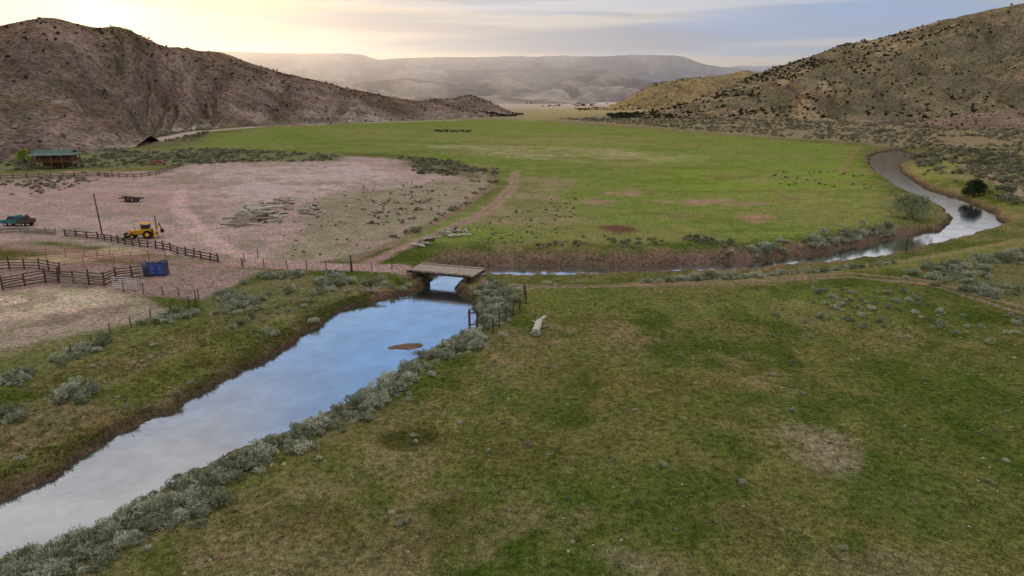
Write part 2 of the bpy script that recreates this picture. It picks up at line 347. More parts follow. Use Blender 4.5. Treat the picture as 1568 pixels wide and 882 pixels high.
# worn foreground patches
for a in [(1275,690,50,60,(122,114,96),.55),(985,520,60,22,(106,96,72),.6),(620,672,35,14,(50,52,22),.8),(700,770,50,18,(54,56,24),.5),(470,800,70,30,(78,68,40),.45),(960,860,60,30,(110,102,82),.5),(1200,470,60,14,(100,98,62),.6),(900,600,120,50,(80,78,40),.4),(1400,760,120,60,(50,70,26),.6),(850,760,150,60,(58,76,24),.6),(1450,580,130,50,(58,74,28),.5),(1080,600,90,30,(86,82,44),.5),(310,545,30,12,(66,50,38),.7),(800,700,90,40,(70,68,34),.4),(1100,800,120,40,(74,72,42),.5),(1350,860,80,30,(98,92,70),.5),(640,820,80,30,(84,78,50),.5),(1200,620,150,30,(60,78,30),.5),(1380,520,100,20,(94,92,58),.5)]: spot(*a)
# river banks
nn=(n4-0.5)*1.6
paint(ss(2.6,0.8,D+nn)*0.7,(98,86,66));paint(ss(1.0,0.2,D+nn*.3)*0.9,(64,56,43));paint(ss(0.1,-0.5,D),(46,46,38))
e_=np.sqrt(((X-bx0)/3.2)**2+((Y-by0)/2)**2);paint(ss(1.3,.7,e_),(92,80,64))
nb_=ss(1.5,-1.5,sdf(X,Y,NORTHREG));paint(nb_*ss(2.6,1.2,D+nn)*(0.5+.4*ss(.4,.6,n4)),(92,79,65))
C*= (0.80+0.44*fbm(X*0.9,Y*0.9,31,4,0.7))[:,None]
gm=ground_mat()
ground=link(mesh_np('ground',np.stack([X,Y,Z],1),gridfaces(len(r),len(az))[:,::-1],[gm]));setcol(ground,C)
# ---------- water
m,nt2,b=newmat('water_mat')
nt=nt2
ge=nt.nodes.new('ShaderNodeNewGeometry')
b.inputs['Base Color'].default_value=(0.055,0.065,0.06,1);b.inputs['Roughness'].default_value=0.3
gl_=nt.nodes.new('ShaderNodeBsdfGlossy');gl_.inputs['Roughness'].default_value=0.05;gl_.inputs['Color'].default_value=(0.92,0.96,1,1)
nzz=noise(nt,ge.outputs['Position'],1.3,4,0.65);bu=N(nt,'ShaderNodeBump');bu.inputs['Strength'].default_value=0.22;bu.inputs['Distance'].default_value=0.06
nt.links.new(nzz,bu.inputs['Height']);nt.links.new(bu.outputs[0],gl_.inputs['Normal'])
lw=nt.nodes.new('ShaderNodeLayerWeight');lw.inputs[0].default_value=0.5
nlow=noise(nt,ge.outputs['Position'],0.3,5,0.65)
ms=nt.nodes.new('ShaderNodeMixShader')
mu=nt.nodes.new('ShaderNodeMath');mu.operation='MULTIPLY';nt.links.new(mr(nt,lw.outputs['Facing'],0.2,0.85,0.55,0.95),mu.inputs[0]);nt.links.new(mr(nt,nlow,.35,.65,.80,1.04),mu.inputs[1]);nt.links.new(mu.outputs[0],ms.inputs[0])
nt.links.new(b.outputs[0],ms.inputs[1]);nt.links.new(gl_.outputs[0],ms.inputs[2]);nt.links.new(ms.outputs[0],nt.nodes['Material Output'].inputs['Surface'])
ob=mesh_np('river_water',[(-90,5,WZ),(330,5,WZ),(330,420,WZ),(-90,420,WZ)],[[0,1,2,3]],[m]);link(ob)
# ---------- hills
JUN=[]
def hill(name,spec,nc,nrow,mat,colf,gull=0.10,gl_sc=70,seed=1,back=0.5,jn=0,js=(2,4),topbias=0,expo=1.4):
    S=np.array(spec,float)
    u=np.linspace(S[0,0],S[-1,0],nc)
    def ip(k):
        a=np.interp(u,S[:,0],S[:,k]); w_=max(3,nc//60)|1
        pad=np.pad(a,w_//2,mode='edge'); return np.convolve(pad,np.ones(w_)/w_,'valid')
    vr=ip(1);Yr=ip(2);Yb=ip(3)
    RX=np.zeros(nc);RZ=np.zeros(nc);BX=np.zeros(nc)
    for i in range(nc):
        x,y,z=at(u[i],vr[i],Yr[i]);RX[i]=x;RZ[i]=max(z,0.2)
        BX[i]=(u[i]-784)/F*Yb[i]/cp
    t=np.linspace(0,1+back,nrow)[:,None]
    x=BX+(RX-BX)*t; y=Yb+(Yr-Yb)*t
    tt=np.clip(t,0,1)
    s=0.6*tt**expo+0.4*(3*tt**2-2*tt**3)
    tb=np.clip((t-1)/back,0,1); s=np.where(t>1,1-tb**1.3*1.05,s)
    z=RZ*s
    arc=np.concatenate([[0],np.cumsum(np.hypot(np.diff(RX),np.diff(Yr)))])[None,:]+0*t
    wv=(fbm(x/gl_sc*0.7,y/gl_sc*0.7,seed+3,3)-0.5)*gl_sc*1.2
    rg=1-np.abs(2*vn((arc+wv)/gl_sc,t*2.2+0*arc,seed)-1)
    rg2=1-np.abs(2*vn((arc+wv)/gl_sc*2.7,t*5+0*arc,seed+1)-1)
    env=np.sin(np.pi*np.clip(tt,0,1)**0.9)
    env=np.where(t>1,0.3*(1-tb),env*0.9+0.05*ss(0.2,1,tt))
    z=z-RZ*gull*2.2*env*(rg*0.55+rg2*0.45-0.35)
    f=fbm(x/gl_sc*2,y/gl_sc*2,seed+9,7,0.58)-0.5
    z=z+RZ*gull*1.2*f*(env*0.8+0.12*ss(0,0.3,tt))
    z=z-1.0*(1-ss(0,0.05,tt))
    V=np.stack([x.ravel(),y.ravel(),z.ravel()],1)
    ob=link(mesh_np(name,V,gridfaces(nrow,nc)[:,::-1],[mat]))
    setcol(ob,colf(V,(tt+0*arc).ravel(),np.broadcast_to(u,x.shape).ravel(),rg.ravel()))
    if jn:
        wgt=ss(0.02,0.3,tt+0*arc)*(t<=1.05)*(0.25+topbias*ss(0.6,1,tt+0*arc))*(0.15+ss(0.42,0.62,fbm(x/60,y/60,seed+30,4)))*np.hypot(np.gradient(x,axis=1),0.01)
        p=wgt.ravel()/wgt.sum();idx=rng.choice(len(p),jn,p=p)
        q=V[idx]+rng.normal(0,1,(jn,3))*np.array([(x[0,1]-x[0,0])*0.3,2,0])
        q[:,2]-=0.2
        JUN.append((q,js[0]+(js[1]-js[0])*rng.random(jn)**2.5))
    return ob
hm=hill_mat('hillside_mat',0.22,.85,bump=2.0)
def colL(V,t,u,rg):
    n=fbm(V[:,0]/50,V[:,1]/50,41,5);n2=fbm(V[:,0]/12,V[:,1]/12,42,4)
    k_=1.65
    c=np.tile(alb((112,94,90),k_),(len(V),1))
    def p(m,k):
        nonlocal c; m=np.clip(m,0,1)[:,None]; c=c*(1-m)+alb(k,k_)*m
    p(ss(0.42,0.58,n)*0.7,(128,112,104)); p(ss(0.55,0.1,t)*ss(0.4,0.52,n2)*0.8,(158,146,132)); p(ss(0.55,0.75,rg)*0.5,(84,72,64))
    p(ss(0.75,1,t)*0.5,(112,86,64)); p(ss(0.52,0.66,n2)*0.6,(84,77,60)); p(ss(0.08,0.0,t)*0.8,(108,102,76))
    return c
def colR(V,t,u,rg):
    n=fbm(V[:,0]/60,V[:,1]/60,51,5);n2=fbm(V[:,0]/14,V[:,1]/14,52,4)
    k_=2.1
    c=np.tile(alb((104,92,76),k_),(len(V),1))
    def p(m,k):
        nonlocal c; m=np.clip(m,0,1)[:,None]; c=c*(1-m)+alb(k,k_)*m
    p(ss(0.45,0.6,n)*0.8,(130,113,90)); p(ss(0.55,0.75,rg)*0.5,(78,72,56)); p(ss(0.5,0.66,n2)*0.6,(82,78,58)); p(ss(0.3,0.0,t)*0.7,(108,95,84))
    return c
hill('hill',[(-900,20,500,250),(-400,20,480,215),(-150,40,480,225),(0,38,500,255),(40,30,505,270),(75,25,510,285),(110,34,520,300),(150,42,540,330),(185,37,550,350),(215,55,570,380),(250,70,620,410),(300,75,690,450),(345,80,740,480),(380,95,760,500),(440,113,790,540),(500,127,800,570),(560,141,830,620),(620,152,850,680),(690,160,860,740),(760,174,880,840),(790,180,900,870)],700,180,hm,colL,0.17,55,3,0.5,5500,(.6,2.3),1.6)
hill('foothill',[(-500,150,330,190),(-100,150,330,215),(0,148,335,225),(60,152,345,235),(110,165,350,250),(160,185,350,270),(210,205,350,300),(230,208,350,310)],200,70,hm,colL,0.14,30,8,0.5,400,(0.5,1.2),0.3)
hill('hill',[(600,172,960,860),(640,158,980,850),(665,151,990,850),(690,152,990,860),(720,144,1000,860),(745,153,1010,870),(775,168,1020,880),(800,178,1020,900)],120,50,hm,colL,0.12,50,12,0.5,300,(1.0,2.4),0.5)
hill('hill',[(930,176,900,760),(980,172,930,760),(1030,165,980,740),(1075,150,1020,720),(1110,131,1040,700),(1150,117,1060,690),(1190,101,1080,670),(1240,86,1100,640),(1290,67,1120,610),(1340,61,1120,600),(1400,42,1100,590),(1450,28,1080,590),(1500,17,1060,590),(1568,5,1020,580),(1700,-10,980,560),(2000,-20,900,500),(2500,30,800,400)],700,180,hm,colR,0.16,75,21,0.5,6000,(1.0,4.0),0.3)
hill('foothill',[(1380,190,600,520),(1430,180,600,500),(1500,172,600,490),(1568,168,590,490),(1800,160,580,480),(2200,165,560,460)],160,50,hm,lambda V,t,u,rg: alb((112,96,84),1.8)*(0.7+0.5*fbm(V[:,0]/20,V[:,1]/20,5,4))[:,None],0.14,30,25,0.5,300,(1.0,2.2),0.3)
hill('hill',[(880,178,1500,1250),(915,172,1560,1260),(960,150,1620,1260),(1000,128,1680,1260),(1060,118,1720,1260),(1110,115,1750,1260),(1140,106,1760,1260),(1165,112,1780,1260),(1210,120,1800,1260),(1300,130,1800,1260)],260,90,hill_mat('sunlit_hill_mat',0.1,0.6),lambda V,t,u,rg: alb((136,118,84),1.5)*(0.7+0.5*fbm(V[:,0]/60,V[:,1]/60,6,5))[:,None],0.2,70,31,0.5,900,(1.5,4),0.5)  # golden base colour carries the low sunlight on this ridge
def farcol(c1,c2,s,k=1.7):  # pale, bluer tints with distance: aerial haze put into the base colour
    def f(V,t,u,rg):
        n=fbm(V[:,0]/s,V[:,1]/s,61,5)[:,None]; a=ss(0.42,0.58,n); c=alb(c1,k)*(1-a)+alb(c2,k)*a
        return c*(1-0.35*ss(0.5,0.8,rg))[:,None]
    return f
fm=hill_mat('far_hill_mat',0.02,0.4,0.002,10,.6,(92,88,90))
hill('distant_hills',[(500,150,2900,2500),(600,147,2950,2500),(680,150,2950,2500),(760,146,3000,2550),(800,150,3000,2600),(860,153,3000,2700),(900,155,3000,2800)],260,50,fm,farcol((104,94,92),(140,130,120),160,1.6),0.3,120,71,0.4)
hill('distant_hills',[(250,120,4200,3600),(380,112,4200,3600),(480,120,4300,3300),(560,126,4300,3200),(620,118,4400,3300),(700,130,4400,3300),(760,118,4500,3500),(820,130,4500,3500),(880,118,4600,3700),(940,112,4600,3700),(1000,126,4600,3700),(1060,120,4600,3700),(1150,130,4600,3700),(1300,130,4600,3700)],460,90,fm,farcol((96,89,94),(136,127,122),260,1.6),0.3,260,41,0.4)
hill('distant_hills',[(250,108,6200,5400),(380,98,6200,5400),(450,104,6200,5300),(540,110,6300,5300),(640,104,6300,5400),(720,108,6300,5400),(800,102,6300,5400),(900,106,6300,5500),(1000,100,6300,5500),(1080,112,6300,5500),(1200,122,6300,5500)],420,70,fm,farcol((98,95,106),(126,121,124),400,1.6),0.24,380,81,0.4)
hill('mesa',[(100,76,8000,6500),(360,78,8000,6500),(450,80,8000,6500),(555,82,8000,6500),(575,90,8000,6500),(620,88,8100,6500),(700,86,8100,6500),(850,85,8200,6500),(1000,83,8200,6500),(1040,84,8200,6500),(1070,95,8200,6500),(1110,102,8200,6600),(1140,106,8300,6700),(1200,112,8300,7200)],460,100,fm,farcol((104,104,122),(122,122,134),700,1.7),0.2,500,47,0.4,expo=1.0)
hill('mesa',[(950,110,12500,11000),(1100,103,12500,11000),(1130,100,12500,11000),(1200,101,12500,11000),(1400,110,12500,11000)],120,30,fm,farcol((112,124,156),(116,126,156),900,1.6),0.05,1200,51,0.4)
# ---------- instancing
def instancer(name,protos,P3,S,tilt=0.0):
    P3=np.asarray(P3,np.float32);n=len(P3)
    me=bpy.data.meshes.new(name);me.vertices.add(n);me.vertices.foreach_set('co',P3.ravel())
    a=me.attributes.new('isc','FLOAT_VECTOR','POINT')
    S=np.asarray(S)
    if S.ndim==1: S=np.stack([S*rng.uniform(.8,1.25,n),S*rng.uniform(.8,1.25,n),S*rng.uniform(.7,1.2,n)],1)
    a.data.foreach_set('vector',S.astype(np.float32).ravel())
    a=me.attributes.new('irt','FLOAT_VECTOR','POINT');rt=np.stack([rng.normal(0,tilt,n),rng.normal(0,tilt,n),rng.uniform(0,6.28,n)],1)
    a.data.foreach_set('vector',rt.astype(np.float32).ravel())
    a=me.attributes.new('iid','INT','POINT');a.data.foreach_set('value',rng.integers(0,len(protos),n).astype(np.int32))
    ob=link(bpy.data.objects.new(name,me))
    cl=bpy.data.collections.new(name+'_parts')
    for p in protos: cl.objects.link(p)
    ng=bpy.data.node_groups.new(name+'_gn','GeometryNodeTree')
    ng.interface.new_socket('Geometry',in_out='INPUT',socket_type='NodeSocketGeometry')
    ng.interface.new_socket('Geometry',in_out='OUTPUT',socket_type='NodeSocketGeometry')
    gi=ng.nodes.new('NodeGroupInput');go=ng.nodes.new('NodeGroupOutput')
    ip=ng.nodes.new('GeometryNodeInstanceOnPoints');ci=ng.nodes.new('GeometryNodeCollectionInfo')
    ci.inputs['Collection'].default_value=cl;ci.inputs['Separate Children'].default_value=True;ci.inputs['Reset Children'].default_value=True
    def na_(nm,ty):
        q=ng.nodes.new('GeometryNodeInputNamedAttribute');q.data_type=ty;q.inputs['Name'].default_value=nm;return q.outputs['Attribute']
    e=ng.nodes.new('FunctionNodeEulerToRotation')
    L=ng.links.new
    L(gi.outputs[0],ip.inputs['Points']);L(ci.outputs[0],ip.inputs['Instance']);ip.inputs['Pick Instance'].default_value=True
    L(na_('iid','INT'),ip.inputs['Instance Index']);L(na_('isc','FLOAT_VECTOR'),ip.inputs['Scale'])
    L(na_('irt','FLOAT_VECTOR'),e.inputs[0]);L(e.outputs[0],ip.inputs['Rotation']);L(ip.outputs[0],go.inputs[0])
    md=ob.modifiers.new('scatter','NODES');md.node_group=ng
    return ob
def leafcloud(centers,nrm,L,Wd,up=0.5,rs=None):
    rs=rs or rng
    n=len(centers);d=nrm+rs.normal(0,0.45,(n,3));d[:,2]+=up
    d/=np.linalg.norm(d,axis=1)[:,None]
    s=np.cross(d,rs.normal(0,1,(n,3)));s/=np.linalg.norm(s,axis=1)[:,None]+1e-9
    l=L*rs.uniform(.6,1.4,(n,1));w_=Wd*rs.uniform(.6,1.4,(n,1))
    a=centers-s*w_*.5;b_=centers+s*w_*.5;c_=centers+d*l+s*w_*.3;e=centers+d*l-s*w_*.3
    V=np.stack([a,b_,c_,e],1).reshape(-1,3);Fq=np.arange(4*n).reshape(-1,4);return V,Fq
def bush(name,mat,n=260,L=0.16,Wd=0.05,lobes=6,h=0.75,up=0.6):
    cs=[];ns=[]
    for k in range(lobes):
        a=random.uniform(0,6.28);rr=random.uniform(0.1,0.36)
        c=np.array([math.cos(a)*rr,math.sin(a)*rr,random.uniform(0.15,0.55)*h]);R_=random.uniform(0.13,0.26)
        v=rng.normal(0,1,(n//lobes,3));v/=np.linalg.norm(v,axis=1)[:,None];v[:,2]=np.abs(v[:,2])*1.1-0.25
        q=c+v*R_*rng.uniform(0.75,1.1,(len(v),1))*np.array([1,1,1.2*h]);q[:,2]=np.maximum(q[:,2],0.0)
        cs.append(q);ns.append(v)
    V,Fq=leafcloud(np.concatenate(cs),np.concatenate(ns),L,Wd,up)
    return mesh_np(name,V,Fq,[mat],False)
sagem=leaf_mat('sagebrush_mat',(98,104,80),(156,158,142),1.75)
sagem2=leaf_mat('sage_far_mat',(88,88,68),(130,127,108),1.6)
dkm=leaf_mat('juniper_mat',(46,48,34),(72,70,50),1.5)
grm=leaf_mat('grass_tuft_mat',(58,72,28),(112,108,62),1.8)
sageP=[bush('sage_bush_%d'%i,sagem,400,0.13,0.042,9,random.uniform(.65,.95)) for i in range(6)]
sageF=[bush('sage_small_%d'%i,sagem2,80,0.28,0.12,5,0.7) for i in range(4)]
junP=[bush('juniper_%d'%i,dkm,80,0.3,0.18,5,1.0,0.4) for i in range(4)]
grP=[]
for i in range(5):
    n=20;c=rng.normal(0,0.12,(n,3));c[:,2]=0
    V,Fq=leafcloud(c,rng.normal(0,0.6,(n,3)),0.13,0.03,1.0);V[:,2]=np.maximum(V[:,2],-0.01);grP.append(mesh_np('tuft_%d'%i,V,Fq,[grm],False))
def strip(px,n,wid,srange,bias=0,z=0.0):
    pl=np.array(gl(px,z));sg=np.hypot(*np.diff(pl,axis=0).T);cum=np.concatenate([[0],np.cumsum(sg)])
    t=rng.uniform(0,cum[-1],n*3);t=t[vn(t*0.35,t*0+n,9)>rng.uniform(.1,.75,n*3)][:n];n=len(t)
    i=np.clip(np.searchsorted(cum,t)-1,0,len(sg)-1);f=(t-cum[i])/sg[i]
    p=pl[i]+(pl[i+1]-pl[i])*f[:,None];d=(pl[i+1]-pl[i])/sg[i][:,None]
    o=rng.normal(0,wid/2,n)+bias
    p=p+np.stack([-d[:,1],d[:,0]],1)*o[:,None]
    return p,srange[0]+(srange[1]-srange[0])*rng.random(n)**1.5
def area(px,n,srange,clump=0.0,cs=8,seed=77):
    pl=np.array(gl(px));mn=pl.min(0);mxx=pl.max(0);o=[];tot=0
    while tot<n:
        q=rng.uniform(mn,mxx,(n*4,2));k=inside(q[:,0],q[:,1],pl)
        if clump>0:k&=fbm(q[:,0]/cs,q[:,1]/cs,seed,3)>clump+rng.uniform(-.06,.06,len(q))
        o.append(q[k]);tot+=k.sum()
    q=np.concatenate(o)[:n];return q,srange[0]+(srange[1]-srange[0])*rng.random(n)**1.5
ROADW=gl(ROAD)
def collect(lst,mind=0.2):
    p=np.concatenate([a for a,_ in lst]);s=np.concatenate([b for _,b in lst])
    d=river_d(p[:,0],p[:,1]);k=(d>mind)&(segdist(p[:,0],p[:,1],ROADW,False)>6.5);p=p[k];s=s[k];z=height(p[:,0],p[:,1],d[k])
    return np.column_stack([p,z-0.05]),s
MB_=[(-60,900),(60,850),(150,812),(250,775),(350,722),(440,680),(520,640),(570,612),(625,575),(680,540),(722,515),(750,490),(765,470)]
P3,S=collect([strip(MB_,460,1.9,(.45,1.6)),strip([(0,900),(110,850),(260,790),(400,715)],160,2.0,(.45,1.3)),
  strip([(730,470),(750,455),(770,445),(795,440)],50,1.5,(.6,1.3)),
  area([(700,445),(760,425),(800,440),(790,470),(740,490)],70,(.6,1.3)),
  strip([(0,590),(70,560),(150,530),(210,505),(290,478)],120,1.3,(.5,1.3)),
  strip([(0,640),(60,615),(150,590)],40,1.4,(.5,1.2)),
  area([(330,455),(400,420),(500,418),(540,430),(440,460),(350,480)],130,(.6,1.6),0.45,5),
  area([(320,480),(470,450),(480,480),(400,510),(300,500)],25,(.6,1.3)),
  strip([(770,436),(880,430),(1000,428),(1130,422),(1220,414),(1310,406),(1370,400)],120,1.0,(.4,1.1)),
  strip([(1000,426),(1130,420),(1220,412)],60,1.0,(.6,1.4)),
  strip([(1090,385),(1180,382),(1260,374),(1330,362),(1380,350)],240,2.8,(.8,2.0)),
  area([(1400,410),(1568,385),(1800,360),(1800,430),(1568,430),(1450,428)],240,(.8,2.0),0.45,8),
  strip([(1380,420),(1480,440),(1568,460)],40,3,(.8,1.6)),
  area([(1240,440),(1400,450),(1420,475),(1300,480),(1240,465)],45,(.4,1.1)),
  area([(1150,470),(1568,480),(1568,540),(1200,520)],45,(.4,1.1)),
  area([(500,440),(600,420),(640,430),(600,455),(520,465)],30,(.6,1.2)),
  area([(-300,700),(0,600),(300,500),(430,490),(200,640),(0,730)],60,(.25,.6)),
  area([(280,790),(900,500),(1568,520),(1568,870),(300,880)],110,(.2,.55)),
  strip([(600,398),(720,400),(850,402)],40,1.2,(.5,1.1))])
instancer('sagebrush',sageP,P3,S,0.08)
P3,S=collect([area([(850,182),(1000,180),(1568,186),(2100,200),(2100,300),(1568,262),(1400,230),(1340,220),(1150,207),(980,192)],5200,(1.0,2.6),0.40,18),
  area([(1390,240),(1440,228),(1700,250),(1700,330),(1560,320),(1480,285),(1420,272)],600,(1.0,2.8),0.4,9),
  area([(0,237),(140,230),(330,228),(530,238),(510,246),(240,254),(0,264)],1100,(.8,1.8),0.45,8),
  area([(0,225),(200,208),(330,197),(300,215),(100,230)],700,(.9,2.2),0.4,12),
  area([(600,240),(700,246),(745,262),(735,280),(640,266)],260,(.7,1.6),0.45,6),
  area([(540,315),(640,285),(700,300),(640,340),(560,350)],90,(.4,.9),0.5,6),
  area([(400,300),(700,270),(740,280),(560,390),(420,400)],120,(.3,.6)),
  area([(0,280),(140,262),(180,268),(60,300),(0,306)],110,(.6,1.3),0.5,6),
  area([(640,380),(880,290),(900,370)],120,(.3,.6),0.4,6),
  strip([(820,378),(900,378),(1000,372),(1100,370)],110,4,(.3,.9)),
  area([(1150,262),(1320,262),(1340,290),(1200,285)],50,(.4,.9)),
  strip([(757,258),(752,280),(720,305),(670,338),(600,368)],60,1.5,(.5,1.2))],1.0)
instancer('distant_sagebrush',sageF,P3,S,0.08)
P3=np.concatenate([a for a,_ in JUN]);S=np.concatenate([b for _,b in JUN])
instancer('juniper_shrubs',junP,P3,S,0.05)
P3,S=collect([area([(-300,1000),(120,882),(330,800),(800,470),(1000,440),(1800,430),(2000,1000)],16000,(.4,1.5),0.40,3,90),
   area([(-200,700),(0,600),(300,490),(480,450),(560,455),(440,520),(250,640),(0,750)],5000,(.5,1.6),0.33,3,91),
   strip([(0,757),(120,700),(260,640),(350,580),(440,527),(520,475),(600,455)],1500,1.0,(.8,1.8),0.8,WZ)],0.25)
instancer('grass',grP,P3,S,0.1)
# stones
stm=simple('stone_mat',(146,142,126),0.9,0.25)
def rock(nm):
    import bmesh
    bm=bmesh.new();bmesh.ops.create_icosphere(bm,subdivisions=2,radius=0.5)
    for v in bm.verts:
        v.co*=1+random.uniform(-.18,.18);v.co.z*=0.5
    me=bpy.data.meshes.new(nm);bm.to_mesh(me);bm.free();me.materials.append(stm);return bpy.data.objects.new(nm,me)
P3,S=collect([area([(120,882),(330,800),(800,470),(1568,450),(1700,900)],320,(.05,.2)),area([(0,850),(300,700),(700,500),(740,520),(400,740)],0+40,(.15,.4)),
   strip([(1284,348),(1300,345)],6,0.8,(.3,.7)),area([(700,470),(740,450),(770,450),(740,500)],25,(.3,.7)),area([(650,446),(700,442),(690,466),(640,460)],14,(.3,.6))],0.1)
instancer('field_stones',[rock('stone_%d'%i) for i in range(4)],P3+np.array([0,0,.06]),S,0.3)
# ---------- mesh builder
class MB:
    def __init__(s):s.v=[];s.f=[];s.m=[]
    def add(s,vs,fs,mi):
        o=len(s.v);s.v+=[tuple(q) for q in vs];s.f+=[[i+o for i in f] for f in fs];s.m+=[mi]*len(fs)
    def box(s,c,sz,mi=0,rz=0,ry=0,rx=0,taper=1.0):
        hx,hy,hz=sz[0]/2,sz[1]/2,sz[2]/2
        R_=Matrix.Rotation(rz,3,'Z')@Matrix.Rotation(ry,3,'Y')@Matrix.Rotation(rx,3,'X')
        vs=[]
        for z in(-1,1):
            k=taper if z>0 else 1
            for x,y in((-1,-1),(1,-1),(1,1),(-1,1)):
                vs.append(R_@Vector((x*hx*k,y*hy*k,z*hz))+Vector(c))
        s.add(vs,[(0,3,2,1),(4,5,6,7),(0,1,5,4),(1,2,6,5),(2,3,7,6),(3,0,4,7)],mi)
    def tube(s,p,q,r1,r2=None,n=8,mi=0,wob=0):
        r2=r1 if r2 is None else r2;p=Vector(p);q=Vector(q);d=(q-p).normalized()
        a=d.cross(Vector((0,0,1)));a=a.normalized() if a.length>1e-3 else Vector((1,0,0));b=d.cross(a)
        segs=3 if wob else 1;vs=[]
        for j in range(segs+1):
            t=j/segs;c=p.lerp(q,t)+(Vector([random.uniform(-wob,wob) for _ in range(3)]) if wob and 0<j<segs else Vector((0,0,0)));rr=r1+(r2-r1)*t
            for i in range(n):
                an=6.28318*i/n;vs.append(c+(a*math.cos(an)+b*math.sin(an))*rr)
        fs=[]
        for j in range(segs):
            for i in range(n):fs.append((j*n+i,j*n+(i+1)%n,(j+1)*n+(i+1)%n,(j+1)*n+i))
        fs.append(tuple(range(n))[::-1]);fs.append(tuple(range(segs*n,segs*n+n)))
        s.add(vs,fs,mi)
    def prism(s,prof,y0,y1,mi=0):
        n=len(prof);vs=[(x,y0,z) for x,z in prof]+[(x,y1,z) for x,z in prof]
        fs=[tuple(range(n)),tuple(range(2*n-1,n-1,-1))]+[(i,i+n,(i+1)%n+n,(i+1)%n) for i in range(n)]
        s.add(vs,fs,mi)
    def make(s,name,mats,loc=(0,0,0),rz=0,bev=0,parent=None,scale=1):
        me=bpy.data.meshes.new(name);me.from_pydata([Vector(v) for v in s.v],[],s.f)
        for m in mats:me.materials.append(m)
        me.polygons.foreach_set('material_index',s.m);me.update()
        ob=link(bpy.data.objects.new(name,me));ob.location=loc;ob.rotation_euler=(0,0,rz);ob.scale=(scale,)*3
        import bmesh
        bm=bmesh.new();bm.from_mesh(me);bmesh.ops.recalc_face_normals(bm,faces=bm.faces);bm.to_mesh(me);bm.free()
        if bev:
            b=ob.modifiers.new('b','BEVEL');b.width=bev;b.segments=2;b.limit_method='ANGLE'
        if parent:ob.parent=parent
        return ob
def hz(x,y):return float(height(np.array([x]),np.array([y]))[0])
def G3(u,v,dz=0):
    x,y=g(u,v);return Vector((x,y,hz(x,y)+dz))
wood=simple('weathered_wood_mat',(132,123,112),0.9,0.35,5)
dwood=simple('dark_wood_mat',(76,64,56),0.9,0.35,5)
plank=simple('plank_mat',(146,132,120),0.9,0.4,3,k=1.6)
bleach=simple('bleached_log_mat',(168,161,150),0.85,0.4,4,k=1.55)
logb=simple('log_wall_mat',(112,80,54),0.8,0.3,3)
teal=simple('teal_paint_mat',(42,96,106),0.45,0.12,3,spec=0.4)
tealroof=simple('teal_roof_mat',(84,104,100),0.7,0.35,1.5,spec=0.2)
yel=simple('yellow_paint_mat',(200,138,24),0.5,0.2,3,spec=0.4,k=1.6)
blk=simple('black_rubber_mat',(30,30,30),0.8,0.2,8)
glass=simple('dark_glass_mat',(34,42,48),0.12,0.1,2,spec=0.6)
blue=simple('blue_paint_mat',(28,62,124),0.5,0.25,3,spec=0.4,k=1.6)
redm=simple('rust_red_mat',(140,82,70),0.7,0.25,4)
met=simple('galvanised_mat',(160,160,160),0.5,0.15,5,metal=0.1,k=1.8)
conc=simple('concrete_mat',(130,122,112),0.9,0.25,2)
# bridge
bl=Vector((*g(634,413),0));br=Vector((*g(733,422),0));dv=br-bl;ln=dv.length;ang=math.atan2(dv.y,dv.x)
mb=MB();np_=int(ln/0.26)
for i in range(np_):
    x=(i+.5)*ln/np_
    mb.box((x,random.uniform(-.12,.12),0.36+random.uniform(-.015,.015)),(ln/np_-0.045,3.9+random.uniform(-.25,.25),0.08),0,rz=random.uniform(-.02,.02))
for y in(-1.6,-.6,.6,1.6): mb.tube((-.2,y,.15),(ln+.2,y,.15),.17,.17,10,1)
for y in(-1.9,1.9): mb.tube((0,y,.49),(ln,y,.49),.10,.10,8,0)
for x in(1.0,ln-1.0):
    for k in range(7): mb.box((x,0,-0.15-k*0.27),(0.22,4.2-random.random()*.2,0.24),1)
    for y in(-1.9,0,1.9): mb.tube((x+(0.2 if x<3 else -.2),y,-2.2),(x+(0.2 if x<3 else -.2),y,.1),.15,.15,8,1)
mb.make('wooden_bridge',[plank,dwood],(bl.x,bl.y,0.0),ang)
# fences
def fence(px,name,sp=2.4,h=1.35,rails=3,pr=0.08,rr=0.05,mp=dwood,mr_=dwood,wire=False,lean=0.04,zsc=1):
    pl=[Vector((*g(u,v),0)) for u,v in px];mb=MB();prev=None
    for a,b in zip(pl[:-1],pl[1:]):
        n=max(1,round((b-a).length/sp))
        for i in range(n+(b is pl[-1])):
            p=a.lerp(b,i/n);z=hz(p.x,p.y);hh=h*random.uniform(.88,1.15)
            l=Vector((random.gauss(0,lean),random.gauss(0,lean),0))
            base=Vector((p.x,p.y,z-.3));top=Vector((p.x,p.y,z+hh))+l*hh;mb.tube(base,top,pr,pr*.9,7,0)
            cur=[Vector((p.x,p.y,z+h*(k+.7)/(rails+.3)))+l*h*(k+.7)/rails for k in range(rails)]
            if prev:
                for q,r_ in zip(prev,cur):
                    if wire: mb.tube(q,r_,0.009,0.009,4,1)
                    else: mb.tube(q+Vector((0,-.08,random.uniform(-.07,.07))),r_+Vector((0,-.08,random.uniform(-.07,.07))),rr,rr*.85,6,1)
            prev=cur
    return mb.make(name,[mp,mr_])
W=dict(sp=3.2,h=1.25,rails=4,pr=.06,wire=True,mr_=dwood)
fence([(5,444),(38,438),(70,432),(90,433),(160,438),(178,430),(228,424),(255,417)],'corral_fence',2.0,1.7,5,.11,.08)
fence([(-60,418),(15,412),(60,413),(92,420),(90,433)],'corral_fence',2.0,1.6,4,.1,.07)
fence([(92,418),(130,410),(175,405),(255,400)],'pipe_corral_fence',2.4,1.6,5,.05,.035,redm,redm)
